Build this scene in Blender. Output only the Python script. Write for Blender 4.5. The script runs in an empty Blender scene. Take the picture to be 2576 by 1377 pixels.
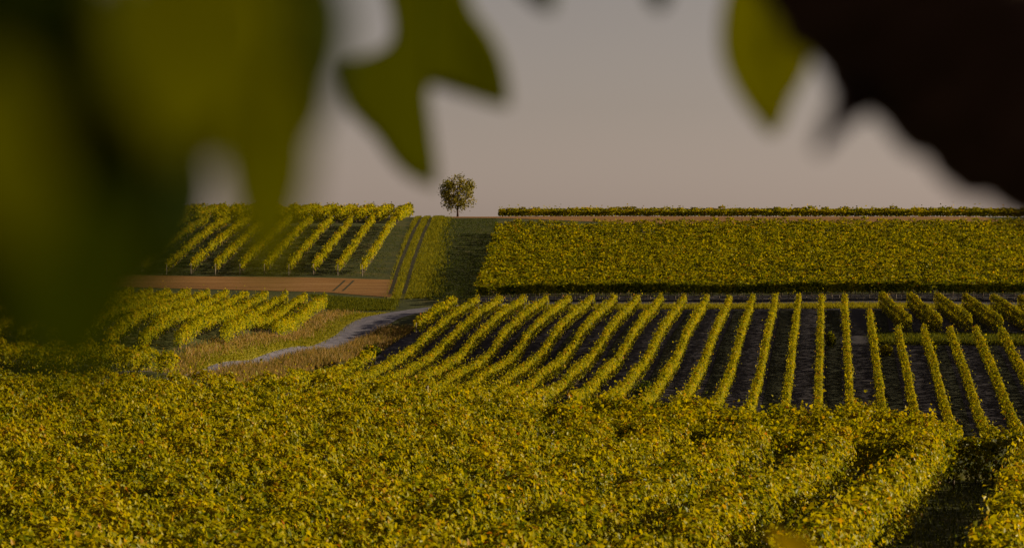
import bpy, math, random
import numpy as np
from mathutils import Vector

# ------------------------------------------------------------------ camera, sky, sun, exposure
scene = bpy.context.scene
COL = scene.collection
FPX = 2576 * 100.0 / 36.0            # focal length in units of a 2576 wide picture
CX, CY, EYE = 1288.0, 688.5, 540.0   # picture centre and the eye-level line
PITCH = math.atan((CY - EYE) / FPX)

cam_d = bpy.data.cameras.new("camera")
cam = bpy.data.objects.new("camera", cam_d)
COL.objects.link(cam)
cam_d.lens = 100; cam_d.sensor_width = 36; cam_d.sensor_fit = 'HORIZONTAL'
cam.location = (0, 0, 0)
cam.rotation_euler = (math.radians(90) - PITCH, 0, 0)
cam_d.clip_start = 0.05; cam_d.clip_end = 9000
cam_d.dof.use_dof = True
cam_d.dof.focus_distance = 190
cam_d.dof.aperture_fstop = 3.4
scene.camera = cam

SUN_AZ, SUN_EL = math.radians(74), math.radians(15)
world = bpy.data.worlds.new("World"); scene.world = world
world.use_nodes = True
wn, wl = world.node_tree.nodes, world.node_tree.links
wn.clear()
sky = wn.new('ShaderNodeTexSky'); sky.sky_type = 'NISHITA'; sky.sun_disc = False
sky.sun_elevation = SUN_EL; sky.sun_rotation = SUN_AZ
sky.air_density = 1.0; sky.dust_density = 0.3; sky.ozone_density = 1.0
hs = wn.new('ShaderNodeHueSaturation'); hs.inputs['Saturation'].default_value = 0.35
mx = wn.new('ShaderNodeMix'); mx.data_type = 'RGBA'; mx.blend_type = 'MULTIPLY'
mx.inputs[0].default_value = 1.0
mx.inputs[7].default_value = (0.515, 0.432, 0.414, 1)
bg = wn.new('ShaderNodeBackground'); bg.inputs["Strength"].default_value = 0.05
wo = wn.new('ShaderNodeOutputWorld')
wl.new(sky.outputs[0], hs.inputs['Color']); wl.new(hs.outputs[0], mx.inputs[6])
wl.new(mx.outputs[2], bg.inputs[0]); wl.new(bg.outputs[0], wo.inputs[0])

sun_d = bpy.data.lights.new("sun", 'SUN'); sun_d.energy = 5.0; sun_d.angle = math.radians(0.5)
sun_d.color = (1.0, 0.84, 0.54)
sun = bpy.data.objects.new("sun", sun_d); COL.objects.link(sun)
sdir = Vector((math.sin(SUN_AZ) * math.cos(SUN_EL), math.cos(SUN_AZ) * math.cos(SUN_EL), math.sin(SUN_EL)))
sun.rotation_euler = sdir.to_track_quat('Z', 'Y').to_euler()
sun.location = (60, 40, 80)

scene.view_settings.view_transform = 'Standard'
scene.view_settings.look = 'None'
scene.view_settings.exposure = 1.2
scene.view_settings.gamma = 1.0
scene.view_settings.use_curve_mapping = False
cy = scene.cycles
cy.use_denoising = True
cy.max_bounces = 7; cy.diffuse_bounces = 4; cy.transmission_bounces = 4; cy.glossy_bounces = 2
cy.use_adaptive_sampling = True
cy.sample_clamp_indirect = 4.0
scene.render.use_motion_blur = False

rng = np.random.default_rng(11)

# ------------------------------------------------------------------ picture <-> world
cp, sp = math.cos(PITCH), math.sin(PITCH)
def P(u, v, d):
    """World point that the picture shows at (u, v), d metres away along +Y."""
    x, y = (u - CX) / FPX, (v - CY) / FPX
    k = d / (cp - y * sp)
    return np.array((x * k, d, (-sp - y * cp) * k))
def GX(u, d):
    return (u - CX) / FPX * d

# ------------------------------------------------------------------ terrain as a smooth surface through surveyed points
ctrl = []
def G(u, v, d, h=0.0):
    p = P(u, v, d); ctrl.append((p[0], p[1], p[2] - h))
VH = 1.65
# middle field, canopy heights along the rows
for u, v, d in [(1669,739,308),(1630,783,282),(1595,826,263),(1569,873,250),(1521,923,229),(1468,974,210),
                (1379,742,308),(1330,774,288),(1291,809,274),(1256,848,262),
                (1947,737,308),(1941,771,295),(1930,813,274),(1919,860,257),(1911,906,244),(1900,948,230),(1885,999,213),
                (2220,737,308),(2325,805,278),(2390,923,241),(2480,1054,213),(2560,1075,205),
                (1145,745,308),(1045,812,277),(960,880,253),(905,915,240),
                (1231,883,255),(1165,924,237),(1103,965,222),(1017,973,220),(1124,973,209),(1206,971,208),(1308,866,258.5),(1247,915,240.5)]:
    G(u, v, d, VH)
# far edge strip, hillside, crest on the right
for u, v, d in [(1300,760,317),(1900,760,317),(2500,760,317),(2800,760,317)]: G(u, v, d)
for u, v, d in [(1250,720,319),(1900,714,319),(2500,712,319),(1240,640,362),(1900,632,362),(2500,630,362),
                (1250,566,408),(1900,562,408),(2500,561,408)]: G(u, v, d, 1.8)
for u, v, d in [(1250,550,440),(1900,551,440),(2550,552,440),(1250,545,466),(1900,545,466),(2550,545.5,466),(1150,545,468)]: G(u, v, d)
# grass track and the shaded meadow beside it
for u, v, d in [(985,755,322),(1000,702,350),(1040,622,390),(1060,566,425),(1080,547,455),(1130,745,325),(1160,640,385),(1170,568,425)]: G(u, v, d)
# left: upper vineyard, stubble strip
for u, v, d in [(850,692,352),(945,566,421),(500,690,352),(600,566,421),(100,684,352),(300,562,421),(-200,680,352),(-200,560,421),
                (950,551,445),(600,551,445),(200,550,445),(950,546,468),(600,545,468),(200,545,468),(-200,545,468),
                (820,741,331),(990,755,323),(330,708,344),(0,700,346)]: G(u, v, d)
# left middle vineyard, road, verge, near block
for u, v, d in [(693,845,262),(560,866,241),(447,884,229),(200,880,222),(-100,880,222),(817,782,313),(716,776,313),(250,758,322),(0,750,325),
                (1000,775,314),(945,800,299),(890,846,281),(800,882,263),(650,915,240),(500,942,222),
                (400,937,206),(200,939,203),(0,939,200),(-150,939,200)]: G(u, v, d)
# near field
for u, v, d in [(0,943,112),(-200,943,112),(700,948,112),(1100,966,110),(1500,1002,107),(1900,1030,104),(2200,1046,101),(2450,1075,98),(2750,1090,96),
                (0,1377,46),(1288,1377,46),(2576,1377,46),(2200,1134,81),(2100,1300,54)]: G(u, v, d, 1.75)
for x in (-12, 0, 12):
    ctrl.append((x, 0, -1.75)); ctrl.append((x, 22, -4.6))
for x in (-60, 0, 60):
    ctrl.append((x, 150, -11.4)); ctrl.append((x, 560, -4.0)); ctrl.append((x, 760, -18)); ctrl.append((x, -80, 1.0))
for y, z in ((330, -9.0), (420, -2.0), (466, -0.4), (210, -15.0), (110, -9.0)):
    ctrl.append((95, y, z)); ctrl.append((-95, y, z + (2.0 if y == 210 else 0)))

ctrl = np.array(ctrl)
SC = 100.0
def _k(r2): return 0.5 * r2 * np.log(r2 + 1e-12)
def _fit(c, lam):
    n = len(c); q = c[:, :2] / SC
    A = np.zeros((n + 3, n + 3))
    A[:n, :n] = _k(((q[:, None] - q[None]) ** 2).sum(-1)) + np.eye(n) * lam
    A[:n, n] = 1; A[:n, n+1:] = q; A[n, :n] = 1; A[n+1:, :n] = q.T
    return np.linalg.solve(A, np.concatenate([c[:, 2], np.zeros(3)])), q
_w, _q = _fit(ctrl, 4e-4)
def _tps(x, y):
    x = np.asarray(x, float).ravel(); y = np.asarray(y, float).ravel()
    out = np.empty(len(x))
    for i in range(0, len(x), 20000):
        s = np.stack([x[i:i+20000], y[i:i+20000]], 1) / SC
        r2 = ((s[:, None] - _q[None]) ** 2).sum(-1)
        out[i:i+20000] = _k(r2) @ _w[:-3] + _w[-3] + s @ _w[-2:]
    return out
# sampled once on a fine grid, then read back bilinearly, so that every sheet and plant uses the same ground
TX0, TX1, TY0, TY1, TD = -130.0, 130.0, -90.0, 800.0, 2.0
_gx = np.arange(TX0, TX1 + .1, TD); _gy = np.arange(TY0, TY1 + .1, TD)
_GX, _GY = np.meshgrid(_gx, _gy)
TZ = _tps(_GX, _GY).reshape(_GX.shape)
def gz(x, y):
    x = np.asarray(x, float); y = np.asarray(y, float)
    fx = np.clip((x - TX0) / TD, 0, len(_gx) - 1.001); fy = np.clip((y - TY0) / TD, 0, len(_gy) - 1.001)
    i = fx.astype(int); j = fy.astype(int); a = fx - i; b = fy - j
    return (TZ[j, i] * (1-a) * (1-b) + TZ[j, i+1] * a * (1-b) + TZ[j+1, i] * (1-a) * b + TZ[j+1, i+1] * a * b)

# ------------------------------------------------------------------ mesh and object helpers
def new_mesh(name, verts, faces_flat, face_sizes, attr=None, smooth=False):
    verts = np.asarray(verts, np.float32); faces_flat = np.asarray(faces_flat, np.int32); face_sizes = np.asarray(face_sizes, np.int32)
    me = bpy.data.meshes.new(name)
    me.vertices.add(len(verts)); me.vertices.foreach_set("co", verts.ravel())
    me.loops.add(len(faces_flat)); me.loops.foreach_set("vertex_index", faces_flat)
    me.polygons.add(len(face_sizes))
    starts = np.concatenate([[0], np.cumsum(face_sizes)[:-1]]).astype(np.int32)
    me.polygons.foreach_set("loop_start", starts)
    me.polygons.foreach_set("loop_total", face_sizes)
    me.update(calc_edges=True)
    if attr is not None:
        a = me.attributes.new("tint", 'FLOAT', 'POINT')
        a.data.foreach_set("value", np.asarray(attr, np.float32))
    if smooth:
        me.polygons.foreach_set("use_smooth", np.ones(len(face_sizes), bool))
    return me

def link(name, me, mat=None, parent=None, loc=(0, 0, 0)):
    o = bpy.data.objects.new(name, me); COL.objects.link(o)
    o.location = loc
    if mat is not None and me is not None and len(me.materials) == 0:
        for m in (mat if isinstance(mat, (list, tuple)) else [mat]): me.materials.append(m)
    if parent is not None: o.parent = parent
    return o

def tag(o, label=None, cat=None, group=None, kind=None):
    if label: o['label'] = label
    if cat: o['category'] = cat
    if group: o['group'] = group
    if kind: o['kind'] = kind
    return o

def empty(name, loc):
    o = bpy.data.objects.new(name, None); COL.objects.link(o)
    o.location = loc; o.empty_display_size = 0.3
    return o

class Geo:
    """Collects pieces of geometry for ONE mesh."""
    def __init__(self): self.v = []; self.f = []; self.s = []; self.t = []; self.n = 0; self.m = []
    def add(self, v, f, s, t=0.5, m=0):
        v = np.asarray(v, float); f = np.asarray(f, int).ravel(); s = np.asarray(s, int).ravel()
        self.v.append(v); self.f.append(f + self.n); self.s.append(s)
        self.t.append(np.full(len(v), t) if np.isscalar(t) else np.asarray(t)); self.m.append(np.full(len(s), m, np.int32))
        self.n += len(v)
    def mesh(self, name, origin=(0, 0, 0), smooth=False):
        me = new_mesh(name, np.concatenate(self.v) - np.asarray(origin), np.concatenate(self.f), np.concatenate(self.s), np.concatenate(self.t), smooth)
        mm = np.concatenate(self.m)
        self.mats = int(mm.max()) if len(mm) else 0
        if self.mats: self._mi = mm
        return me

def tube(path, radii, n=8, cap=True, bump=0.0, seed=0):
    path = np.asarray(path, float); radii = np.asarray(radii, float) * np.ones(len(path))
    tan = np.gradient(path, axis=0); tan /= np.linalg.norm(tan, axis=1)[:, None]
    ref = np.array((0.13, 0.9, 0.41)) if abs(tan[0] @ np.array((0.13, 0.9, 0.41))) < 0.9 else np.array((1., 0, 0))
    V = []; r = np.random.default_rng(seed)
    u = np.cross(tan[0], ref); u /= np.linalg.norm(u)
    ph = r.uniform(0, 6.28, (6,))
    for i, p in enumerate(path):
        u = u - tan[i] * (u @ tan[i]); u /= np.linalg.norm(u); w = np.cross(tan[i], u)
        a = np.arange(n) / n * 2 * np.pi
        rr = radii[i] * (1 + bump * (np.sin(3 * a + ph[0] + i * .21) * .45 + np.sin(5 * a + ph[1] - i * .33) * .3 + np.sin(2 * a + i * .9 + ph[2]) * .35 + np.sin(7 * a + i * 1.7 + ph[3]) * .2))
        V.append(p + rr[:, None] * (np.cos(a)[:, None] * u + np.sin(a)[:, None] * w))
    V = np.concatenate(V); F = []; S = []
    for i in range(len(path) - 1):
        for j in range(n):
            F += [i*n+j, i*n+(j+1) % n, (i+1)*n+(j+1) % n, (i+1)*n+j]; S.append(4)
    if cap:
        F += list(range(n))[::-1]; S.append(n)
        F += [(len(path)-1)*n + j for j in range(n)]; S.append(n)
    return V, F, S

# ------------------------------------------------------------------ materials
def ramp(nt, stops):
    r = nt.nodes.new('ShaderNodeValToRGB')
    e = r.color_ramp.elements
    while len(e) < len(stops): e.new(0.5)
    for i, (p, c) in enumerate(stops):
        e[i].position = p; e[i].color = (*c, 1)
    return r

def leaf_mat(name, stops, trans=0.45, tmul=(1.25, 1.15, 0.6), rough=0.5, spec=0.3):
    m = bpy.data.materials.new(name); m.use_nodes = True
    nt = m.node_tree; nt.nodes.clear()
    at = nt.nodes.new('ShaderNodeAttribute'); at.attribute_name = "tint"
    r = ramp(nt, stops); nt.links.new(at.outputs['Fac'], r.inputs[0])
    b = nt.nodes.new('ShaderNodeBsdfPrincipled'); b.inputs['Roughness'].default_value = rough
    b.inputs['Specular IOR Level'].default_value = spec
    nt.links.new(r.outputs[0], b.inputs['Base Color'])
    mu = nt.nodes.new('ShaderNodeMix'); mu.data_type = 'RGBA'; mu.blend_type = 'MULTIPLY'; mu.inputs[0].default_value = 1
    mu.inputs[7].default_value = (*tmul, 1); nt.links.new(r.outputs[0], mu.inputs[6])
    t = nt.nodes.new('ShaderNodeBsdfTranslucent'); nt.links.new(mu.outputs[2], t.inputs[0])
    s = nt.nodes.new('ShaderNodeMixShader'); s.inputs[0].default_value = trans
    nt.links.new(b.outputs[0], s.inputs[1]); nt.links.new(t.outputs[0], s.inputs[2])
    o = nt.nodes.new('ShaderNodeOutputMaterial'); nt.links.new(s.outputs[0], o.inputs[0])
    return m

def ground_mat(name, stops, scale=0.6, detail=8, rough=0.95, bump=0.3, bscale=6.0, stretch=(1, 1, 1)):
    m = bpy.data.materials.new(name); m.use_nodes = True
    nt = m.node_tree; b = nt.nodes['Principled BSDF']
    g = nt.nodes.new('ShaderNodeNewGeometry'); mp = nt.nodes.new('ShaderNodeMapping'); mp.inputs['Scale'].default_value = stretch
    nt.links.new(g.outputs['Position'], mp.inputs[0])
    n = nt.nodes.new('ShaderNodeTexNoise'); n.inputs['Scale'].default_value = scale; n.inputs['Detail'].default_value = detail
    n.inputs['Roughness'].default_value = 0.65
    nt.links.new(mp.outputs[0], n.inputs['Vector'])
    r = ramp(nt, stops); nt.links.new(n.outputs['Fac'], r.inputs[0]); nt.links.new(r.outputs[0], b.inputs['Base Color'])
    n2 = nt.nodes.new('ShaderNodeTexNoise'); n2.inputs['Scale'].default_value = bscale; n2.inputs['Detail'].default_value = 6
    nt.links.new(mp.outputs[0], n2.inputs['Vector'])
    bp = nt.nodes.new('ShaderNodeBump'); bp.inputs['Strength'].default_value = bump; bp.inputs['Distance'].default_value = 0.2
    nt.links.new(n2.outputs['Fac'], bp.inputs['Height']); nt.links.new(bp.outputs[0], b.inputs['Normal'])
    b.inputs['Roughness'].default_value = rough; b.inputs['Specular IOR Level'].default_value = 0.1
    return m

VINE = [(0.0, (0.018, 0.03, 0.001)), (0.28, (0.075, 0.092, 0.001)), (0.62, (0.222, 0.197, 0.001)), (0.93, (0.33, 0.255, 0.001)), (1.0, (0.26, 0.09, 0.01))]
M_VINE = leaf_mat("vine_leaves", VINE, rough=0.5, spec=0.02, tmul=(1.25, 1.15, 0.3))
M_NEARVINE = leaf_mat("vine_leaves_close", VINE, rough=0.36, spec=0.035, tmul=(1.25, 1.15, 0.3))
M_TREE = leaf_mat("tree_leaves", [(0, (0.065, 0.065, 0.008)), (0.6, (0.145, 0.125, 0.016)), (1, (0.22, 0.16, 0.026))], trans=0.45, spec=.1)
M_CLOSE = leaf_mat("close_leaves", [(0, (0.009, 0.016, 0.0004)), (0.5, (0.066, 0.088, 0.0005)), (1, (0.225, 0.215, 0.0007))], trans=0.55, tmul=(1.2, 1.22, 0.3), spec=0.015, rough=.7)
M_YELLOW = leaf_mat("yellowed_leaf", [(0, (0.13, 0.085, 0.001)), (1, (0.15, 0.095, 0.001))], trans=0.3, spec=0.0, tmul=(1, 1, .3))
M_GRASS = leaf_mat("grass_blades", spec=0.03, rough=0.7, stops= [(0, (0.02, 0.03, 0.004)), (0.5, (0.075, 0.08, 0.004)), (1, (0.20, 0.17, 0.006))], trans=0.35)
M_DRY = leaf_mat("dry_grass_blades", spec=0.03, rough=0.7, stops= [(0, (0.07, 0.07, 0.01)), (0.5, (0.21, 0.13, 0.045)), (1, (0.33, 0.205, 0.115))], trans=0.35)
M_BARK = ground_mat("vine_bark", [(0.3, (0.05, 0.035, 0.025)), (0.7, (0.12, 0.085, 0.06))], scale=9, bump=0.6, bscale=30)
M_DARKBARK = ground_mat("dark_bark", [(0.3, (0.04, 0.018, 0.010)), (0.7, (0.085, 0.042, 0.026))], scale=14, bump=0.6, bscale=60)
M_POST = ground_mat("weathered_wood", [(0.3, (0.14, 0.11, 0.085)), (0.7, (0.24, 0.2, 0.16))], scale=5, bump=0.3, bscale=20, stretch=(1, 1, .2))
M_TERRAIN = ground_mat("meadow_ground", [(0.3, (0.017, 0.022, 0.004)), (0.52, (0.034, 0.037, 0.005)), (0.7, (0.065, 0.05, 0.010))], scale=0.35)
M_SOIL = ground_mat("tilled_earth", [(0.3, (0.022, 0.018, 0.027)), (0.7, (0.031, 0.026, 0.038))], scale=0.8, bump=0.06, bscale=5)  # base darkened and blued: shade between the rows baked into the soil
M_GSTRIP = ground_mat("row_grass", [(0.3, (0.010, 0.013, 0.005)), (0.6, (0.02, 0.02, 0.008)), (0.75, (0.045, 0.032, 0.018))], scale=1.1, bump=0.8, bscale=7)
M_STUBBLE = ground_mat("straw_stubble", [(0.32, (0.105, 0.046, 0.010)), (0.5, (0.165, 0.075, 0.017)), (0.7, (0.22, 0.115, 0.04))], scale=0.5, bump=0.5, bscale=4, stretch=(0.12, 1, 1))
M_RUT = ground_mat("bare_rut", [(0.3, (0.02, 0.02, 0.008)), (0.7, (0.045, 0.035, 0.014))], scale=2)
M_VERGE = ground_mat("verge_turf", [(0.3, (0.11, 0.10, 0.008)), (0.55, (0.21, 0.18, 0.010)), (0.75, (0.28, 0.20, 0.035))], scale=0.4, bump=0.4, bscale=5)  # turf colours lightened to carry the low sun on the bank
M_TRACK = ground_mat("track_turf", [(0.3, (0.045, 0.05, 0.006)), (0.5, (0.12, 0.11, 0.008)), (0.72, (0.22, 0.17, 0.016))], scale=0.45, bump=0.4, bscale=5)
M_ROAD = ground_mat("worn_asphalt", [(0.3, (0.06, 0.055, 0.08)), (0.5, (0.10, 0.092, 0.125)), (0.7, (0.15, 0.13, 0.16))], scale=0.9, bump=0.2, bscale=12)

# ------------------------------------------------------------------ ground sheets
def grid_mesh(name, X, Y, off):
    Z = gz(X, Y) + off
    # far country falls away beyond the crest and at the sides
    far = np.clip((np.maximum(np.abs(X) - 110, np.maximum(Y - 620, -Y - 70)) / 500.0), 0, 1)
    Z = Z * (1 - far) + (-28.0) * far if off == 0 else Z
    h, w = X.shape
    idx = np.arange(h * w).reshape(h, w)
    f = np.stack([idx[:-1, :-1], idx[:-1, 1:], idx[1:, 1:], idx[1:, :-1]], -1).reshape(-1, 4)
    return new_mesh(name, np.stack([X, Y, Z], -1).reshape(-1, 3), f.ravel(), np.full(len(f), 4), smooth=True)

xs = np.concatenate([[-6000, -3000, -1500, -800, -500, -320, -220, -170], np.arange(-130, 130.1, 2.0), [170, 220, 320, 500, 800, 1500, 3000, 6000]])
ys = np.concatenate([[-2000, -1000, -500, -250, -140], np.arange(-90, 560.1, 2.0), np.arange(580, 800, 20), [800, 900, 1050, 1300, 1700, 2400, 3500, 5000, 8000]])
X, Y = np.meshgrid(xs, ys)
tag(link("terrain", grid_mesh("terrain", X, Y, 0.0), M_TERRAIN), kind='structure')

def resample(pl, n):
    pl = np.asarray(pl, float); d = np.concatenate([[0], np.cumsum(np.linalg.norm(np.diff(pl, axis=0), axis=1))])
    t = np.linspace(0, d[-1], n)
    return np.stack([np.interp(t, d, pl[:, k]) for k in range(2)], 1)

def sheet(name, A, B, ns, nt_, off, mat, kind='structure'):
    """A sheet lying on the ground between two lines A and B of (x, y)."""
    a = resample(A, ns); b = resample(B, ns)
    t = np.linspace(0, 1, nt_)[None, :, None]
    g = a[:, None] * (1 - t) + b[:, None] * t
    return tag(link(name, grid_mesh(name, g[..., 0], g[..., 1], off), mat), kind=kind)

px = lambda pts: [(GX(u, d), d) for u, d in pts]
# stubble strips
sheet("stubble_field", px([(-500, 352), (100, 351), (500, 350), (860, 349), (1000, 349)]), px([(-500, 338), (100, 340), (500, 337), (820, 334), (995, 326)]), 160, 20, 0.035, M_STUBBLE)
sheet("stubble_field", [(GX(1112, 470), 470), (20, 468), (75, 466)], [(GX(1125, 447), 447), (20, 429), (75, 429)], 90, 16, 0.035, M_STUBBLE)
# wheel marks across the stubble
for u0, u1 in ((838, 868), (862, 890)):
    sheet("wheel_rut", px([(u0 - 2.5, 335), (u1 - 2.5, 347)]), px([(u0 + 2.5, 335), (u1 + 2.5, 347)]), 16, 3, 0.05, M_RUT)
# road
def ribbon(pts, w0):
    p = resample(pts, 60); t = np.gradient(p, axis=0); t /= np.linalg.norm(t, axis=1)[:, None]
    n = np.stack([t[:, 1], -t[:, 0]], 1); w = np.interp(np.linspace(0, 1, 60), np.linspace(0, 1, len(w0)), w0)[:, None]
    return p - n * w, p + n * w
road_c = px([(1290, 316), (1150, 316), (1050, 314), (985, 309), (950, 301), (925, 291), (892, 281), (845, 271), (795, 262), (720, 250), (640, 239), (560, 229), (490, 220), (380, 208), (200, 196)])
rd = np.array(road_c)
for _ in range(3): rd[1:-1] = rd[1:-1] * .5 + (rd[:-2] + rd[2:]) * .25
A, B = ribbon(rd, [1.5, 1.9, 2.1, 1.4, .8, .55, .5, .5, .5])
sheet("road", A, B, 120, 7, 0.04, M_ROAD)
# soil of the middle field, with grassed alleys
VPX = (2085 - CX) / FPX
def mainX(k, d): return VPX * d - (2085 - (1145 + 57.6 * k)) / FPX * 308
sheet("tilled_soil", [(mainX(-0.6, 312), 312), (mainX(-0.6, 262), 262), (mainX(-0.6, 190), 190)], [(mainX(33, 312), 312), (mainX(33, 190), 190)], 110, 80, 0.03, M_SOIL)
sheet("tilled_soil", [(GX(1195, 324), 324), (66, 324)], [(GX(1195, 313), 313), (66, 313)], 110, 8, 0.03, M_SOIL)
for k in range(0, 30, 2):
    if k in (0,): continue
    sheet("grass_strip", [(mainX(k + .22, 306), 306), (mainX(k + .22, 200), 200)], [(mainX(k + .78, 306), 306), (mainX(k + .78, 200), 200)], 60, 3, 0.06, M_GSTRIP)

# ------------------------------------------------------------------ foliage generator
FAR_V = np.array([(-.5, 0, .14), (0, -.5, 0), (.5, 0, .14), (0, .55, -.05)]); FAR_F = [[0, 1, 2, 3]]
NEAR_V = np.array([(0, -.32, 0), (0, .6, -.1), (.36, -.5, .1), (.52, -.02, .17), (.28, .16, .08), (-.36, -.5, .1), (-.52, -.02, .17), (-.28, .16, .08)])
NEAR_F = [[0, 2, 3, 4, 1], [0, 1, 7, 6, 5]]

def leaves(C, N, size, tint, near=False, rs=None):
    """Leaf blades at centres C facing N: verts, faces, sizes, tint."""
    rs = rs or rng
    n = len(C)
    N = N / (np.linalg.norm(N, axis=1)[:, None] + 1e-9)
    R = rs.normal(size=(n, 3)); R[:, 2] -= 0.6
    U = np.cross(N, R); U /= (np.linalg.norm(U, axis=1)[:, None] + 1e-9)
    W = np.cross(N, U)
    T, F = (NEAR_V, NEAR_F) if near else (FAR_V, FAR_F)
    s = np.asarray(size)[:, None, None]
    V = C[:, None] + s * (U[:, None] * T[None, :, 0, None] + W[:, None] * T[None, :, 1, None] + N[:, None] * T[None, :, 2, None])
    k = len(T)
    base = (np.arange(n) * k)[:, None]
    fl = np.concatenate([base + np.array(f)[None] for f in F], 1)      # per leaf all loops
    return V.reshape(-1, 3), fl.ravel(), np.tile([len(f) for f in F], n), np.repeat(tint, k)

def wob(t, r, fs):
    """Smooth random wobble along t."""
    o = 0
    for f in fs: o = o + np.sin(t * f + r.uniform(0, 6.28)) / len(fs)
    return o

def row_foliage(geo, p0, p1, hl, ht, hw, per_m, size, seed, near=False, gap=0.0, shoots=0.06, bend=None, plant=1.15, rag=0.18, top_only=False, tint0=0.55, pits=1.1, nrand=.5, xs=.2):
    r = np.random.default_rng(seed)
    p0 = np.asarray(p0, float); p1 = np.asarray(p1, float)
    L = np.linalg.norm(p1 - p0); n = int(L * per_m)
    t = r.uniform(0, 1, n) * L
    dirv = (p1 - p0) / L; side = np.array((dirv[1], -dirv[0]))
    # every vine is its own clump, some missing or weak
    pid = np.floor(t / plant).astype(int); npl = pid.max() + 2
    vig = r.normal(1, rag * .6, npl)
    weak = r.uniform(0, 1, npl) < gap
    t = t[~(weak[pid] & (r.uniform(0, 1, n) < 0.85))]; pid = np.floor(t / plant).astype(int); n = len(t)
    v = vig[pid]
    mod = 1 + rag * wob(t, r, (1.3, 2.7, 5.1)) + 0.10 * np.cos((t / plant - pid - .5) * 2 * np.pi)
    q = r.uniform(0, 1, n)
    top = q < (0.62 if top_only else 0.36); inn = q > 0.93
    x = np.empty(n); z = np.empty(n); N = np.empty((n, 3))
    sg = np.where(r.uniform(0, 1, n) < .5, -1, 1)
    H = ht - hl
    # sides
    uz = r.uniform(0, 1, n) ** 0.75
    x[:] = sg * hw * mod * (0.92 + xs * r.normal(size=n)) * (1 - 0.25 * uz ** 3)
    z[:] = hl + H * uz
    Nn = np.stack([sg * side[0], sg * side[1], np.full(n, .35)], 1)
    # top
    xt = r.uniform(-1, 1, n) * hw
    x[top] = xt[top]; z[top] = (hl + H * (1 - 0.22 * (xt / hw) ** 2 + r.normal(0, .05, n)))[top]
    Nn[top] = np.stack([xt / hw * .5 * side[0], xt / hw * .5 * side[1], np.ones(n)], 1)[top]
    x[inn] = (r.uniform(-.6, .6, n) * hw)[inn]; z[inn] = (hl + H * r.uniform(.1, .9, n))[inn]
    zz = hl + (z - hl) * (0.86 + 0.14 * mod) * np.clip(v, .75, 1.25)
    sh = r.uniform(0, 1, n) < shoots
    zz = zz + np.where(sh & (uz > .5), r.exponential(0.16, n), 0)
    x = x + np.where(sh, r.normal(0, .14, n), 0)
    N = Nn + r.normal(0, nrand, (n, 3))
    bx = bend(t / L) if bend is not None else 0
    xy = p0[None] + dirv[None] * t[:, None] + side[None] * (x + bx + 0.035 * wob(t, r, (.21, .47)))[:, None]
    g = gz(xy[:, 0], xy[:, 1])
    C = np.column_stack([xy, g + zz])
    # hollows between the shoots, where one looks into the shade of the row
    pit = sum(np.sin(t * a + zz * b + x * c + r.uniform(0, 6.28)) for a, b, c in ((4.3, 5.1, 3.7), (-6.1, 4.4, 6.6), (8.7, -7.3, 5.2), (2.6, 9.1, -6.9), (11.3, 3.2, 9.4)))
    kp = (pit > -pits) | inn
    C, N, zz, t, n = C[kp], N[kp], zz[kp], t[kp], int(kp.sum())
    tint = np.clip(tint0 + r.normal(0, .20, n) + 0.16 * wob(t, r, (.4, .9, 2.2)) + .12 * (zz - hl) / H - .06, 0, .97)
    tint = np.where(r.uniform(0, 1, n) < 0.004, 1.0, tint)
    geo.add(*leaves(C, N, size * r.uniform(.5, 1.35, n) , tint, near, r))
    return L, dirv

BARK_SLOT = 1
def stem_line(geo, p0, p1, h, every, rad, seed):
    """The bare wood of the vines under the foliage of one row."""
    r = np.random.default_rng(seed); p0 = np.asarray(p0, float); p1 = np.asarray(p1, float)
    L = np.linalg.norm(p1 - p0); d = (p1 - p0) / L
    V = []; F = []; S = []; nb = 0
    for t in np.arange(every * .5, L, every):
        c = p0 + d * (t + r.normal(0, .05)); z = float(gz(c[0], c[1]))
        o = r.normal(0, .05, 4)
        a = np.array(((c[0] - rad, c[1], z - .05), (c[0] + rad, c[1] + rad, z - .05), (c[0], c[1] - rad, z - .05)))
        b = a + np.array((o[0], o[1], h + .05))
        V += [*a, *b]
        for i in range(3): F += [nb + i, nb + (i+1) % 3, nb + 3 + (i+1) % 3, nb + 3 + i]; S.append(4)
        nb += 6
    if V: geo.add(np.array(V), F, S, 0.3, BARK_SLOT)

_post = {}
def post_mesh(h, r):
    k = (h, r)
    if k not in _post:
        V, F, S = tube([(0, 0, -.2), (0, 0, h * .5), (0.01, 0, h)], [r, r * .95, r * .85], 7)
        _post[k] = new_mesh("end_post", V, F, S); _post[k].materials.append(M_POST)
    return _post[k]

def vine_row(p0, p1, label, group, seed, hl=.45, ht=1.65, hw=.33, per_m=140, size=.21, near=False, stems=True, posts=(True, True), mat=None, **kw):
    p0 = np.asarray(p0, float); p1 = np.asarray(p1, float)
    base = np.array((p0[0], p0[1], float(gz(p0[0], p0[1]))))
    root = empty("vine_row", base)
    tag(root, label, "vine row", group)
    g = Geo()
    row_foliage(g, p0, p1, hl, ht, hw, per_m, size, seed, near, **kw)
    if stems: stem_line(g, p0, p1, hl + .25, 1.15, .035, seed)
    me = g.mesh("foliage", base)
    me.materials.append(mat or M_VINE); me.materials.append(M_BARK)
    if g.mats: me.polygons.foreach_set("material_index", g._mi)
    link("foliage", me, None, root)
    d = (p1 - p0) / np.linalg.norm(p1 - p0)
    for on, p, s in ((posts[0], p0, -1), (posts[1], p1, 1)):
        if on:
            q = p + d * s * .25
            link("end_post", post_mesh(round(ht * .93, 2), .06), None, root, (q[0] - base[0], q[1] - base[1], float(gz(q[0], q[1])) - base[2]))
    return root

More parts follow.
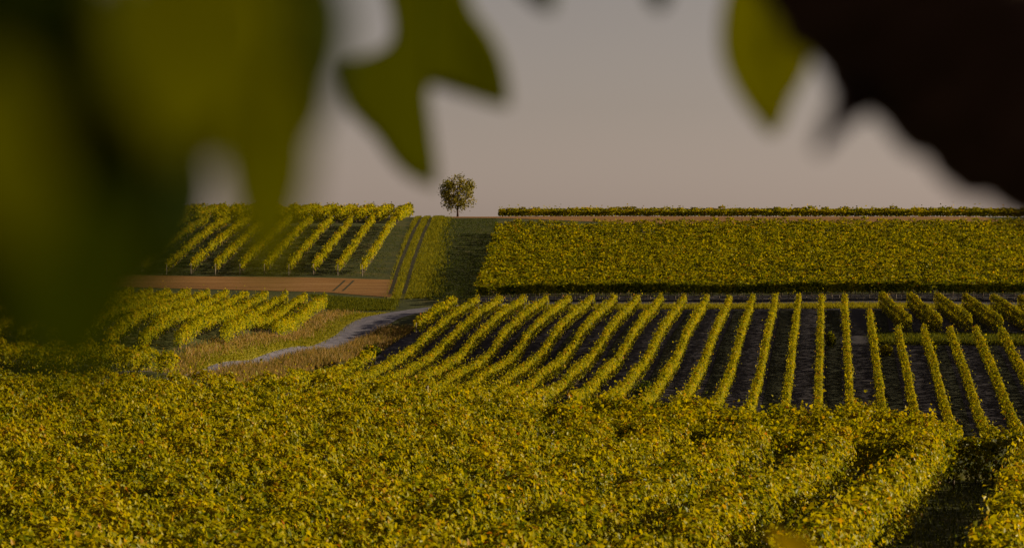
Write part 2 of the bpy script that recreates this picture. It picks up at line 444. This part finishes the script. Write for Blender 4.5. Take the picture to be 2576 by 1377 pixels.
ORD = ("first second third fourth fifth sixth seventh eighth ninth tenth eleventh twelfth thirteenth fourteenth fifteenth sixteenth seventeenth eighteenth "
       "nineteenth twentieth twenty-first twenty-second twenty-third twenty-fourth twenty-fifth twenty-sixth twenty-seventh twenty-eighth twenty-ninth thirtieth").split()

# ------------------------------------------------------------------ middle field: long rows running away over dark soil
vine_row((mainX(0, 279), 279), (mainX(0, 308), 308), "short stretch of vines beside the pale road, ending where the road bends", "long rows on the dark soil", 100)
vine_row((mainX(0, 224), 224), (mainX(0, 252), 252), "low stretch of vines by the dry weeds on the near road bank", "long rows on the dark soil", 101)
for k in range(1, 27):
    far = 308 if k < 18 else (291 if k == 18 else 273)
    near_d = 200 if k < 12 else 198
    if k >= 19: lab = f"yellow-green row ending below the short slanted rows, {ORD[k-19]} of these from the left"
    elif k == 18: lab = "long row stopping just left of the short slanted rows, below their grass edge"
    elif k <= 9: lab = f"long vine row curving down over dark soil, {ORD[k-1]} counted from the pale road"
    else: lab = f"long vine row reaching the far soil strip, {ORD[17-k]} left of the short slanted rows"
    vine_row((mainX(k, near_d), near_d), (mainX(k, far), far), lab, "long rows on the dark soil", 110 + k, hw=.25, ht=1.6, per_m=215, size=.165, rag=.13, xs=.14, nrand=.35, plant=1.0, shoots=.09, posts=(False, True))
# short slanted block
VP2 = (1520 - CX) / FPX
for j in range(7):
    o = (2218 + 70 * j - 1520) / FPX * 308
    lab = f"short hedge-like vine row with a dark left side, {ORD[j]} from the left of its block"
    vine_row((VP2 * 281 + o, 281), (VP2 * 308 + o, 308), lab, "short slanted rows at the right", 150 + j, hl=.2, ht=1.8, hw=.36, per_m=340, size=.18, xs=.1, nrand=.22, rag=.07, pits=2.5, shoots=.03, posts=(False, False))

# ------------------------------------------------------------------ right hillside: rows across the slope, read as one green mass
def hill_left(d): return float(np.interp(d, [318, 340, 420], [GX(1200, 318), GX(1212, 345), GX(1252, 420)]))
ds = np.arange(319, 414, 2.35)
for i, d in enumerate(ds):
    xl = hill_left(d) + rng.normal(0, .25)
    first = i == 0
    lab = "dark front row of the right hillside with bare trunks showing beneath" if first else \
          ("topmost vine row of the right hillside, just below the brown strip" if i == len(ds) - 1 else "vine row merged into the dense green mass covering the right hillside")
    xr = .18 * d + 6
    row = vine_row((xl, d), (xr, d + rng.normal(0, .1)), lab, "rows across the right hillside", 200 + i, hl=.85 if first else .5, ht=1.85, hw=.5,
                   per_m=420 if first else 105, size=.22 if first else .24, nrand=.18 if first else .5, stems=not first, posts=(False, False), top_only=not first, gap=.05, rag=.16 if first else .28, pits=3 if first else .45, tint0=.36 if first else .5)  # tint0 lowered on the first row to darken its unlit face
    if first:
        V, F, S = tube([(0, 0, -.1), (.03, .02, .4), (-.02, 0, .8), (.02, -.03, 1.2)], [.06, .05, .055, .045], 6)
        tm = new_mesh("trunk", V, F, S); tm.materials.append(M_POST)
        b = np.array(row.location)
        nT = 96
        for x in np.linspace(xl + .3, xr, nT):
            t = link("trunk", tm, None, row, (x - b[0] + rng.normal(0, .06), rng.normal(0, .06), float(gz(x, d)) - b[2])); t.rotation_euler = (rng.normal(0, .04), rng.normal(0, .06), rng.uniform(0, 6))
# crest rows behind the brown strip
for i, d in enumerate((470, 473, 476)):
    vine_row((GX(1254, d), d), (.18 * d + 8, d), ("low vine row standing against the sky above the brown strip" if i == 0 else f"low vine row on the right skyline, {ORD[i]} behind the brown strip"), "rows on the skyline", 260 + i,
             hl=.15, ht=.95 + .26 * i, hw=.6, per_m=190, size=.26, posts=(False, False), shoots=.10, rag=.16)

# ------------------------------------------------------------------ left: upper vineyard and its crest
VP3 = (1404 - CX) / FPX
for j in range(0, 11):
    o = (911 - 61.5 * j - 1404) / FPX * 352
    lab = f"ragged gappy vine row climbing left of the grass track, {ORD[j]} counted from the track"
    vine_row((VP3 * 352 + o, 352), (VP3 * 419 + o, 419), lab, "rows climbing to the left crest", 300 + j, hl=.4, ht=1.5, hw=.24, per_m=115, size=.21, nrand=.4, gap=.16, rag=.34, posts=(True, False), shoots=.1)
for j in range(0, 12):
    o = (911 - 61.5 * j - 1404) / FPX * 352
    lab = f"bushy vine row on the left crest against the sky, {ORD[j]} counted from the track"
    vine_row((VP3 * 427 + o, 427), (VP3 * 466 + o, 466), lab, "bushy rows on the left crest", 330 + j, hl=.3, ht=1.75, hw=.5, per_m=120, size=.28, gap=.12, rag=.42, posts=(False, False), shoots=.12)

# ------------------------------------------------------------------ left: lower vineyard above the road
VP4 = (1437 - CX) / FPX
ends = [262, 241, 229, 225] + [222] * 14
for j in range(0, 15):
    o = (817 - 51 * j - 1437) / FPX * 315
    fd = 315 + j * .7
    lab = f"vine row sloping down toward the grassy verge, {ORD[j]} counted from the road bend"
    vine_row((VP4 * ends[j] + o, ends[j]), (VP4 * fd + o, fd), lab, "rows between brown strip and verge", 360 + j, hl=.3, ht=1.6, hw=.27, per_m=190, size=.18, xs=.14, nrand=.35, rag=.14, posts=(False, False))
for j in range(1, 11):
    o = (817 - 51 * j - 1437 + 14) / FPX * 315
    d0, d1 = (201, 206) if j == 1 else (199, 212)
    lab = "single small vine bush standing alone beside the lower road" if j == 1 else f"short vine row below the shadow band at left, {ORD[j-2]} counted from the lone bush"
    vine_row((VP4 * d0 + o, d0), (VP4 * d1 + o, d1), lab, "short rows behind the near field", 390 + j, hl=.2, ht=1.65, hw=.5, per_m=190, size=.2, posts=(False, False))

# ------------------------------------------------------------------ near field
VP5 = (2700 - CX) / FPX
def nearX(i, d): return VP5 * d + (2284 + 250 * i + (48 if i > 0 else -6 if i == 0 else -20) - 2700) / FPX * 75
for i in range(-15, 3):
    o0 = nearX(i, 0)
    far = float(np.interp(nearX(i, 100), [-22, -4, 0, 3, 12.5, 14.0, 18], [113, 112, 108, 91, 88, 97, 97]))
    d0 = 41.0
    # only as near as the picture's edge
    for d in np.arange(41, far - 8, 1.0):
        if -0.195 * d - 3 < nearX(i, d) < 0.195 * d + 3: d0 = d; break
    else:
        continue
    lab = {2: "near vine row at the right edge beside the widest dark gap", 1: "near vine row at the bottom right corner, right of the wide dark gap", 0: "near vine row left of the wide dark gap",
           -1: "near leafy row left of the narrow dark gap, second from the wide gap", -2: "near leafy row bordered by broken shadows, third from the wide gap"}.get(i, "near vine row merged into the unbroken leafy mass at lower left")
    split = 78.0
    root = vine_row((nearX(i, d0), d0), (nearX(i, far), far), lab, "rows of the near field", 420 + i, hl=.4, ht=1.75, hw=.35 if i == 0 else .38 if i == -1 else .43, per_m=1120, size=.099, near=True, mat=M_NEARVINE,
                    posts=(False, True), rag=.25, shoots=.10, plant=1.2, tint0=.56, pits=.08)

# rows laid across the far edge of the near field, closing its alleys
for j, d in enumerate((92.5, 94.9, 97.3, 99.7, 102.1, 104.5)):
    vine_row((GX(1375 + 25 * j, d), d + 1.2), (GX(2395 - 12 * j, d), d - 1.2), "leafy row lying across the far ends of the near rows, merged with those around it", "cross rows at the near field's far edge", 450 + j,
             hl=.35, ht=1.7, hw=.62, per_m=760, size=.115, near=True, mat=M_NEARVINE, posts=(False, False), rag=.3, shoots=.12)
vine_row((GX(2420, 95), 95), (GX(2700, 96), 96), "green cross row closing the wide dark gap at the right edge", "cross rows at the near field's far edge", 459,
         hl=.05, ht=1.5, hw=.6, per_m=1100, size=.115, near=True, mat=M_NEARVINE, posts=(False, False), rag=.2, tint0=.45)

# ------------------------------------------------------------------ lone tree on the crest
def lone_tree(u, d, H, R):
    base = np.array((GX(u, d), d, float(gz(GX(u, d), d))))
    root = tag(empty("round_tree", base), "small round-crowned tree standing alone on the skyline beside the brown strip", "tree")
    g = Geo(); r = np.random.default_rng(5)
    cz = H - R * 1.0
    g.add(*tube([(0, 0, -.3), (.02, 0, .6), (-.03, 0, 1.3), (.02, 0, 2.2), (.05, .02, cz), (0, 0, cz + R * .6)], [.2, .16, .14, .13, .09, .03], 8))
    for k in range(22):
        a = r.uniform(0, 6.28); e = r.uniform(-.25, 1.2); l = R * r.uniform(.65, .92)
        s = np.array((0, 0, r.uniform(1.5, cz + .6)))
        tip = np.array((0, 0, cz)) + l * np.array((math.cos(a) * math.cos(e), math.sin(a) * math.cos(e), math.sin(e)))
        mid = (s + tip) / 2 + np.array((0, 0, -.15)) + r.normal(0, .12, 3)
        g.add(*tube([s, mid, tip], [.06, .04, .015], 5))
    tm = g.mesh("trunk"); tm.materials.append(M_DARKBARK); link("trunk", tm, None, root)
    # leaf sprays gathered in clumps through the crown
    nc = 120
    D = r.normal(size=(nc, 3)); D /= np.linalg.norm(D, axis=1)[:, None]
    rad = R * r.uniform(.35, 1.0, nc) ** .55
    Cc = np.array((0, 0, cz)) + D * rad[:, None] * np.array((1, 1, 1.0))
    low = (D[:, 2] < -.15) & (D[:, 0] > -.1) & (r.uniform(0, 1, nc) < .45)
    Cc = Cc[~low]
    n = 40
    C = (Cc[:, None] + r.normal(0, R * .105, (len(Cc), n, 3))).reshape(-1, 3)
    N = C - np.array((0, 0, cz)) + r.normal(0, R * .7, C.shape)
    t = np.clip(np.repeat(r.uniform(.2, .8, len(Cc)), n) + r.normal(0, .15, len(C)), 0, 1)
    gg = Geo(); gg.add(*leaves(C, N, r.uniform(.16, .32, len(C)), t, False, r))
    cm = gg.mesh("crown"); cm.materials.append(M_TREE); link("crown", cm, None, root)
lone_tree(1151, 469, 6.95, 3.05)

# ------------------------------------------------------------------ grass
def blades(name, XY, h, w, tint, mat, label, lean=.35, seed=1):
    r = np.random.default_rng(seed); n = len(XY)
    a = r.uniform(0, np.pi, n); z = gz(XY[:, 0], XY[:, 1])
    d = np.stack([np.cos(a), np.sin(a), 0 * a], 1) * (w * r.uniform(.6, 1.3, n))[:, None]
    b = np.column_stack([XY, z - .02])
    tip = b + np.column_stack([r.normal(0, lean, n) * h, r.normal(0, lean, n) * h, h])
    V = np.stack([b - d, b + d, tip], 1).reshape(-1, 3)
    o = link(name, new_mesh(name, V, np.arange(3 * n), np.full(n, 3), np.repeat(tint, 3)), mat)
    return tag(o, label, "grass", None, 'stuff')

def in_quad(A, B, n, r, jit=.2):
    a = resample(A, 200); b = resample(B, 200); i = r.integers(0, 200, n); t = r.uniform(0, 1, n)[:, None]
    return a[i] * (1 - t) + b[i] * t + r.normal(0, jit, (n, 2))
r = np.random.default_rng(77)
# meadow right of the track, track and its verge
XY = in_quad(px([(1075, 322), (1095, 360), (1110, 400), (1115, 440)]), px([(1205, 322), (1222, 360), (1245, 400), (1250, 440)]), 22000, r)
blades("grass", XY, .13 * r.uniform(.5, 1.5, len(XY)), .05, np.clip(r.normal(.08, .1, len(XY)), 0, 1), M_GRASS, "shaded green meadow between the track and the right hillside", seed=2)  # low tint paints in the shadow thrown by the hillside vines
XY = in_quad(px([(975, 324), (985, 345), (1010, 385), (1035, 420), (1050, 458)]), px([(1070, 324), (1085, 350), (1100, 390), (1105, 425), (1115, 460)]), 30000, r)
def rut_line(off): return [(1000 + off * 1.15, 330), (1012 + off * 1.1, 350), (1030 + off, 378), (1052 + off * .9, 408), (1066 + off * .85, 428), (1076 + off * .8, 455)]
for off in (-16, 14):
    c = np.array(px(rut_line(off)))
    XY = XY[np.abs(XY[:, 0] - np.interp(XY[:, 1], c[:, 1], c[:, 0])) > .3]
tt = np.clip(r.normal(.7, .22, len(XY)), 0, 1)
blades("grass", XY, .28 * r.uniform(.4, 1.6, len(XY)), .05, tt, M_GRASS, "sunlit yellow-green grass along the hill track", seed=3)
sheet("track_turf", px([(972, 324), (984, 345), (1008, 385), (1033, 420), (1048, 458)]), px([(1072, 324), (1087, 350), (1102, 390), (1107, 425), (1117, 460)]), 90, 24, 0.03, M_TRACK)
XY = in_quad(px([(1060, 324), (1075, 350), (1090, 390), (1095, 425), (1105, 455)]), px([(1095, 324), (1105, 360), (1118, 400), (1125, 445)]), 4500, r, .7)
blades("grass", XY, .34 * r.uniform(.3, 1.6, len(XY)), .06, np.clip(r.normal(.55, .25, len(XY)), 0, 1), M_GRASS, "tall tufts catching the sun between the track and the shaded meadow", seed=16)  # brighter blades drawn as lit streaks along the meadow's shadow edge
# ruts of the track
for off in (-16, 14):
    c = rut_line(off)
    sheet("wheel_rut", px([(u - 4, d) for u, d in c]), px([(u + 4, d) for u, d in c]), 60, 3, 0.05, M_RUT)
# grassy bank inside the bend of the road
bankA = px([(820, 312), (700, 268), (575, 246), (470, 232), (430, 214)]); inner = A if A[:, 0].mean() < B[:, 0].mean() else B
bankB = [tuple(q) for q in inner if 212 < q[1] < 309]
sheet("grass_verge", bankA, bankB, 90, 24, 0.03, M_VERGE)
XY = in_quad(bankA, [((a[0] + b[0]) / 2, (a[1] + b[1]) / 2) for a, b in zip(resample(bankA, 7), resample(bankB, 7))], 6000, r, .5)
blades("dry_grass", XY, .34 * r.uniform(.4, 1.5, len(XY)), .045, np.clip(r.normal(.5, .25, len(XY)), 0, 1), M_DRY, "dry straw-coloured grass on the bank inside the road bend", seed=4)
XY = in_quad(bankA, bankB, 9000, r, .4)
blades("grass", XY, .2 * r.uniform(.4, 1.5, len(XY)), .05, np.clip(r.normal(.55, .2, len(XY)), 0, 1), M_GRASS, "green grass mixed into the dry bank inside the road bend", seed=14)
eA = [(q[0] - float(np.interp(q[1], [212, 260, 300, 309], [1.6, 2.8, 3.6, 2.2])), q[1]) for q in bankB]
XY = in_quad(eA, bankB, 24000, r, .2)
blades("grass", XY, .12 * r.uniform(.4, 1.5, len(XY)), .05, np.clip(r.normal(.85, .12, len(XY)), 0, 1), M_GRASS, "bright green edge along the inside of the road", seed=5)
XY = in_quad(px([(780, 331), (1000, 322)]), px([(840, 313), (985, 312)]), 16000, r, .3)
blades("grass", XY, .2 * r.uniform(.4, 1.6, len(XY)), .05, np.clip(r.normal(.4, .2, len(XY)), 0, 1), M_GRASS, "dull grass between the brown strip and the road bend", seed=15)
# weeds on the outer bank
outer = B if inner is A else A
oA = [(q[0] + .1, q[1]) for q in outer if 216 < q[1] < 290]; oB = [(q[0] + 3.2, q[1] - 1.5) for q in oA]
XY = in_quad(oA, oB, 16000, r, .2)
blades("dry_grass", XY, .5 * r.uniform(.3, 1.5, len(XY)), .045, np.clip(r.normal(.35, .3, len(XY)), 0, 1), M_DRY, "dry weeds between the road and the long vine rows", seed=6)
# grass edge at the far end of the long rows and across the slanted block
XY = in_quad([(GX(1090, 313), 313), (62, 313)], [(GX(1090, 307.5), 307.5), (62, 307.5)], 34000, r, .2)
blades("grass", XY, .3 * r.uniform(.4, 1.5, len(XY)), .05, np.clip(r.normal(.9, .12, len(XY)), 0, 1), M_GRASS, "thin grass edge at the far end of the long rows", seed=7)
XY = in_quad([(GX(2195, 281), 281), (58, 281)], [(GX(2195, 271), 271), (58, 271)], 22000, r, .3)
blades("grass", XY, .3 * r.uniform(.4, 1.5, len(XY)), .05, np.clip(r.normal(.38, .22, len(XY)), 0, 1), M_GRASS, "grass edge below the short slanted rows", seed=8)
# grass in the near alleys and under the left upper rows
XY = np.column_stack([r.uniform(-6, 22, 60000), r.uniform(44, 112, 60000)])
blades("grass", XY, .16 * r.uniform(.4, 1.5, len(XY)), .02, np.clip(r.normal(.3, .2, len(XY)), 0, 1), M_GRASS, "short dark grass in the alleys of the near field", seed=9)
XY = in_quad(px([(-100, 352), (150, 421)]), px([(960, 352), (1030, 421)]), 26000, r, .3)
blades("grass", XY, .15 * r.uniform(.4, 1.5, len(XY)), .05, np.clip(r.normal(.15, .15, len(XY)), 0, 1), M_GRASS, "rough grass between the ragged rows at upper left", seed=10)  # blades tinted dark for the row shadows lying across this ground

# ------------------------------------------------------------------ weed shrubs in the middle field
def shrub(u, d, h, w, label, seed, tint=.45):
    b = np.array((GX(u, d), d, float(gz(GX(u, d), d))))
    root = tag(empty("weed_bush", b), label, "bush", "weed bushes among the long rows")
    r = np.random.default_rng(seed); g = Geo()
    for k in range(9):
        a = r.uniform(0, 6.28); e = np.array((math.cos(a) * w * .7, math.sin(a) * w * .7, h * r.uniform(.6, 1)))
        g.add(*tube([(0, 0, -.1), e * (.4, .4, .55), e], [.02, .015, .008], 5))
    sm = g.mesh("stem"); sm.materials.append(M_BARK); link("stem", sm, None, root)
    n = 420
    C = r.normal(0, 1, (n, 3)); C /= np.linalg.norm(C, axis=1)[:, None]; C *= r.uniform(.3, 1, n)[:, None] ** .5
    C = C * (w, w, h * .5) + (0, 0, h * .52)
    gg = Geo(); gg.add(*leaves(C, r.normal(0, 1, (n, 3)), r.uniform(.1, .22, n), np.clip(r.normal(tint, .2, n), 0, .95), False, r))
    fm = gg.mesh("foliage"); fm.materials.append(M_VINE); link("foliage", fm, None, root)
shrub(1622, 217, 2.0, 1.0, "dark spindly bush between two long rows, close behind the near field", 1, .12)
shrub(2230, 262, 1.1, .6, "small yellowish weed bush under the first slanted row", 2, .6)
shrub(2345, 265, 1.0, .55, "small green weed bush beside the third row end at right", 3, .55)
shrub(2212, 205, 1.0, .6, "reddish weed tuft at the near end of a long row", 4, .9)
shrub(2090, 268, 1.6, .5, "dim weed clump in the grassed alley between two long rows", 5, .3)
shrub(935, 262, 1.3, .9, "dark bush on the road bank before the first long row", 6, .1)

# ------------------------------------------------------------------ close tree: leaning trunk and leaves hanging over the view
def smooth_path(pts, n):
    pts = np.asarray(pts, float); t = np.linspace(0, len(pts) - 1, n); out = []
    for s in t:
        i = min(int(s), len(pts) - 2); f = s - i
        p0, p1, p2, p3 = pts[max(i-1, 0)], pts[i], pts[i+1], pts[min(i+2, len(pts)-1)]
        out.append(.5 * ((2*p1) + (-p0+p2)*f + (2*p0-5*p1+4*p2-p3)*f*f + (-p0+3*p1-3*p2+p3)*f**3))
    return np.array(out)

TD_ = 2.2
foot = np.array((1.6, 2.5, float(gz(1.6, 2.5))))
tree = tag(empty("leaning_tree", foot), "blurred dark leaning tree close by, its trunk and leaves overhanging the view", "tree")
trunk_pts = [foot + (0, 0, -.2), foot + (-.25, -.1, .75), (.93, 2.33, -.6)] + [tuple(P(u, v, TD_)) for u, v in [(3110, 640), (2830, 325), (2575, 140), (2335, -35), (2150, -220), (2030, -450)]] + [tuple(P(1950, -800, TD_))]
pth = smooth_path(trunk_pts, 110)
rad = np.interp(np.linspace(0, 1, 110), [0, .1, .25, .45, .7, .85, 1], [.19, .155, .12, .11, .104, .093, .07])
V, F, S = tube(pth, rad, 40, True, .09, 3)
tm = new_mesh("trunk", V - foot, F, S, smooth=True); tm.materials.append(M_DARKBARK); link("trunk", tm, None, tree)
V, F, S = tube([P(2160, 230, TD_), P(2118, 285, TD_ - .05), P(2085, 335, TD_ - .08), P(2062, 372, TD_ - .1)], [.02, .011, .0075, .005], 10, True, .1, 4)
tm = new_mesh("broken_twig", V - foot, F, S, smooth=True); tm.materials.append(M_DARKBARK); link("broken_twig", tm, None, tree)
br = smooth_path([P(2040, -430, TD_), P(1700, -420, 2.3), P(1150, -360, 2.4), P(900, -450, 2.0), P(700, -650, 1.4), P(420, -600, .95), P(-100, -500, .8)], 60)
V, F, S = tube(br, np.linspace(.05, .006, 60), 10, True, .1, 5)
tm = new_mesh("branch", V - foot, F, S, smooth=True); tm.materials.append(M_DARKBARK); link("branch", tm, None, tree)

def outline_leaf(pts, d, stalk_to, tint, label=None, cup=.12, tilt=(0, 0), seed=0, name="leaf"):
    """A leaf blade of the given outline (picture units at distance d): cupped, wavy, with real thickness and a stalk."""
    o = np.array(pts, float); c = o.mean(0)
    # closed outline, smoothed by corner cutting
    for _ in range(2):
        nx = np.roll(o, -1, 0); o = np.stack([o * .75 + nx * .25, o * .25 + nx * .75], 1).reshape(-1, 2)
    n = len(o); rings = [1.0, .8, .55, .3]
    r = np.random.default_rng(seed); ext = np.ptp(o, axis=0).max()
    ph = r.uniform(0, 6.28, 3)
    V = []
    for side in (0, 1):
        for f in rings + [0]:
            q = c + (o - c) * f if f > 0 else c[None]
            rel = (q - c) / ext
            dep = d + ext / FPX * d * (cup * (rel ** 2).sum(1) * 4 + tilt[0] * rel[:, 0] + tilt[1] * rel[:, 1] + .03 * np.sin(rel[:, 0] * 11 + ph[0]) + .03 * np.sin(rel[:, 1] * 9 + ph[1]))
            dep = dep + (0.0004 if side else -0.0004)
            V += [P(a, b, e) for (a, b), e in zip(q, dep)]
    m = n * len(rings) + 1; F = []; S = []
    for side in (0, 1):
        b = side * m
        for k in range(len(rings) - 1):
            for i in range(n):
                f = [b + k*n + i, b + k*n + (i+1) % n, b + (k+1)*n + (i+1) % n, b + (k+1)*n + i]
                F += f if side else f[::-1]; S.append(4)
        for i in range(n):
            f = [b + (len(rings)-1)*n + i, b + (len(rings)-1)*n + (i+1) % n, b + m - 1]
            F += f if side else f[::-1]; S.append(3)
    for i in range(n):
        F += [i, (i+1) % n, m + (i+1) % n, m + i]; S.append(4)
    V = np.array(V)
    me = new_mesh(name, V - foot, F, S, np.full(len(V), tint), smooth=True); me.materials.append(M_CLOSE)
    lf = link(name, me, None, tree)
    if label: lf['label'] = label
    if stalk_to is not None:
        a = V[m - 1]; e = np.asarray(stalk_to)
        sv, sf, ss = tube([a + (0, .002, 0), a * .5 + e * .5 + (0, .004, 0), e], [.0012, .0016, .002], 6)
        sm = new_mesh("stalk", sv - foot, sf, ss, np.full(len(sv), .4)); sm.materials.append(M_CLOSE)
        link("stalk", sm, None, lf)
    return lf

def oval(cx, cy_, L, W, ang, pt=.35):
    """Pointed oval outline; ang is the way the tip points, 90 = down."""
    a = math.radians(ang); t = np.linspace(0, 1, 13)
    w = np.sin(np.pi * t ** .8) ** .8 * W / 2
    xs_ = (t - .5) * L
    up = np.stack([xs_, w], 1); dn = np.stack([xs_[::-1], -w[::-1]], 1)[1:-1]
    p = np.concatenate([up, dn])
    return np.stack([cx + p[:, 0] * math.cos(a) - p[:, 1] * math.sin(a), cy_ + p[:, 0] * math.sin(a) + p[:, 1] * math.cos(a)], 1)

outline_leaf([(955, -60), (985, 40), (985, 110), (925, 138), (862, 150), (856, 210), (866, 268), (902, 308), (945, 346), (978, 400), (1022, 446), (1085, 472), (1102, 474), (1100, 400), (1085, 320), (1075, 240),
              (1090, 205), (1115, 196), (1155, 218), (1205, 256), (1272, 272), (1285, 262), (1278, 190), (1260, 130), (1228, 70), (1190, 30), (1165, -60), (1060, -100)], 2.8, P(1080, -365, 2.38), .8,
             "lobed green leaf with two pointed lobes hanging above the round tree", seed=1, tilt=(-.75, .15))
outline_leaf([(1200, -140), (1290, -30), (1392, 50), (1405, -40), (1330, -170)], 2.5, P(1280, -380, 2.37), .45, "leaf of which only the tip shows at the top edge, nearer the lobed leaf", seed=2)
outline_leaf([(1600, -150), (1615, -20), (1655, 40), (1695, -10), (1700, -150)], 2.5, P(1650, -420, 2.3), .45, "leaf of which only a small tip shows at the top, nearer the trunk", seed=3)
outline_leaf([(1840, -80), (1815, 20), (1808, 100), (1818, 165), (1853, 240), (1898, 300), (1940, 350), (1972, 312), (1990, 250), (2020, 210), (2050, 130), (2030, 0), (1960, -120)], 2.6, P(1950, -430, 2.22), 1.0,  # tint at maximum to colour in sunlight glowing through the blade
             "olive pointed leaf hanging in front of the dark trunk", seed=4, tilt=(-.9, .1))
left = [  # cx, cy, length, width, tip angle, distance, tint (light and shade patches painted leaf by leaf)
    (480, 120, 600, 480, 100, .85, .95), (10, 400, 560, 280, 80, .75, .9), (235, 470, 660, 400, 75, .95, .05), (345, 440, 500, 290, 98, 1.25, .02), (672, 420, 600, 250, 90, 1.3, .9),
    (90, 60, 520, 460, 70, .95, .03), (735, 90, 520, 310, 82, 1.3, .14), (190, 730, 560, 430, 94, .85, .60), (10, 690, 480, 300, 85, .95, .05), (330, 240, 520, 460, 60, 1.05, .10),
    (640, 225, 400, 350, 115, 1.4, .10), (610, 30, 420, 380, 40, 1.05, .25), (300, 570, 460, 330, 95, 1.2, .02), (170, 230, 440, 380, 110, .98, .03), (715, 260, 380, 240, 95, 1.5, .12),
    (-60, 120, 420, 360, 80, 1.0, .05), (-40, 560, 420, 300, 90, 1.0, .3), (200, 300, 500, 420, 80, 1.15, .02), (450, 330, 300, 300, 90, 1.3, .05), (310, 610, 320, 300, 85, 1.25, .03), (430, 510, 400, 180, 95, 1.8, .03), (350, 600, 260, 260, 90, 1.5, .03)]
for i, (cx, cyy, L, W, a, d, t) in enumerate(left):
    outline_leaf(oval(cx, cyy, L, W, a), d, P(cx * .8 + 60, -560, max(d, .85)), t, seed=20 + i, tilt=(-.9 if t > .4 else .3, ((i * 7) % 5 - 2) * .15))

# near shoot whose tip rises into the bottom of the view
sb = np.array((GX(1990, 4.0), 4.0, float(gz(GX(1990, 4.0), 4.0))))
shoot = tag(empty("vine_shoot", sb), "blurred yellow leaf tip of a close shoot at the bottom edge", "plant")
top = P(1985, 1345, 4.0) - sb
V, F, S = tube(smooth_path([(0, 0, -.1), (.03, 0, top[2] * .5), (top[0] - .02, 0, top[2] * .88), (top[0], 0, top[2] - .02)], 14), np.linspace(.009, .003, 14), 6)
tm = new_mesh("stem", V, F, S, np.full(len(V), .4), smooth=True); tm.materials.append(M_CLOSE); link("stem", tm, None, shoot)
rr = np.random.default_rng(9)
for k in range(7):
    g = Geo(); z = top[2] - .02 - k * .11
    c = np.array([[top[0] * z / top[2] + (.035 if k % 2 else -.03) * (k > 0), rr.normal(0, .01), z]])
    g.add(*leaves(c, np.array([[.75, -.35, .5]]) + rr.normal(0, .25, (1, 3)), [.075], np.array([1.0]), True, rr))
    m = g.mesh("leaf"); m.materials.append(M_YELLOW); link("leaf", m, None, shoot)
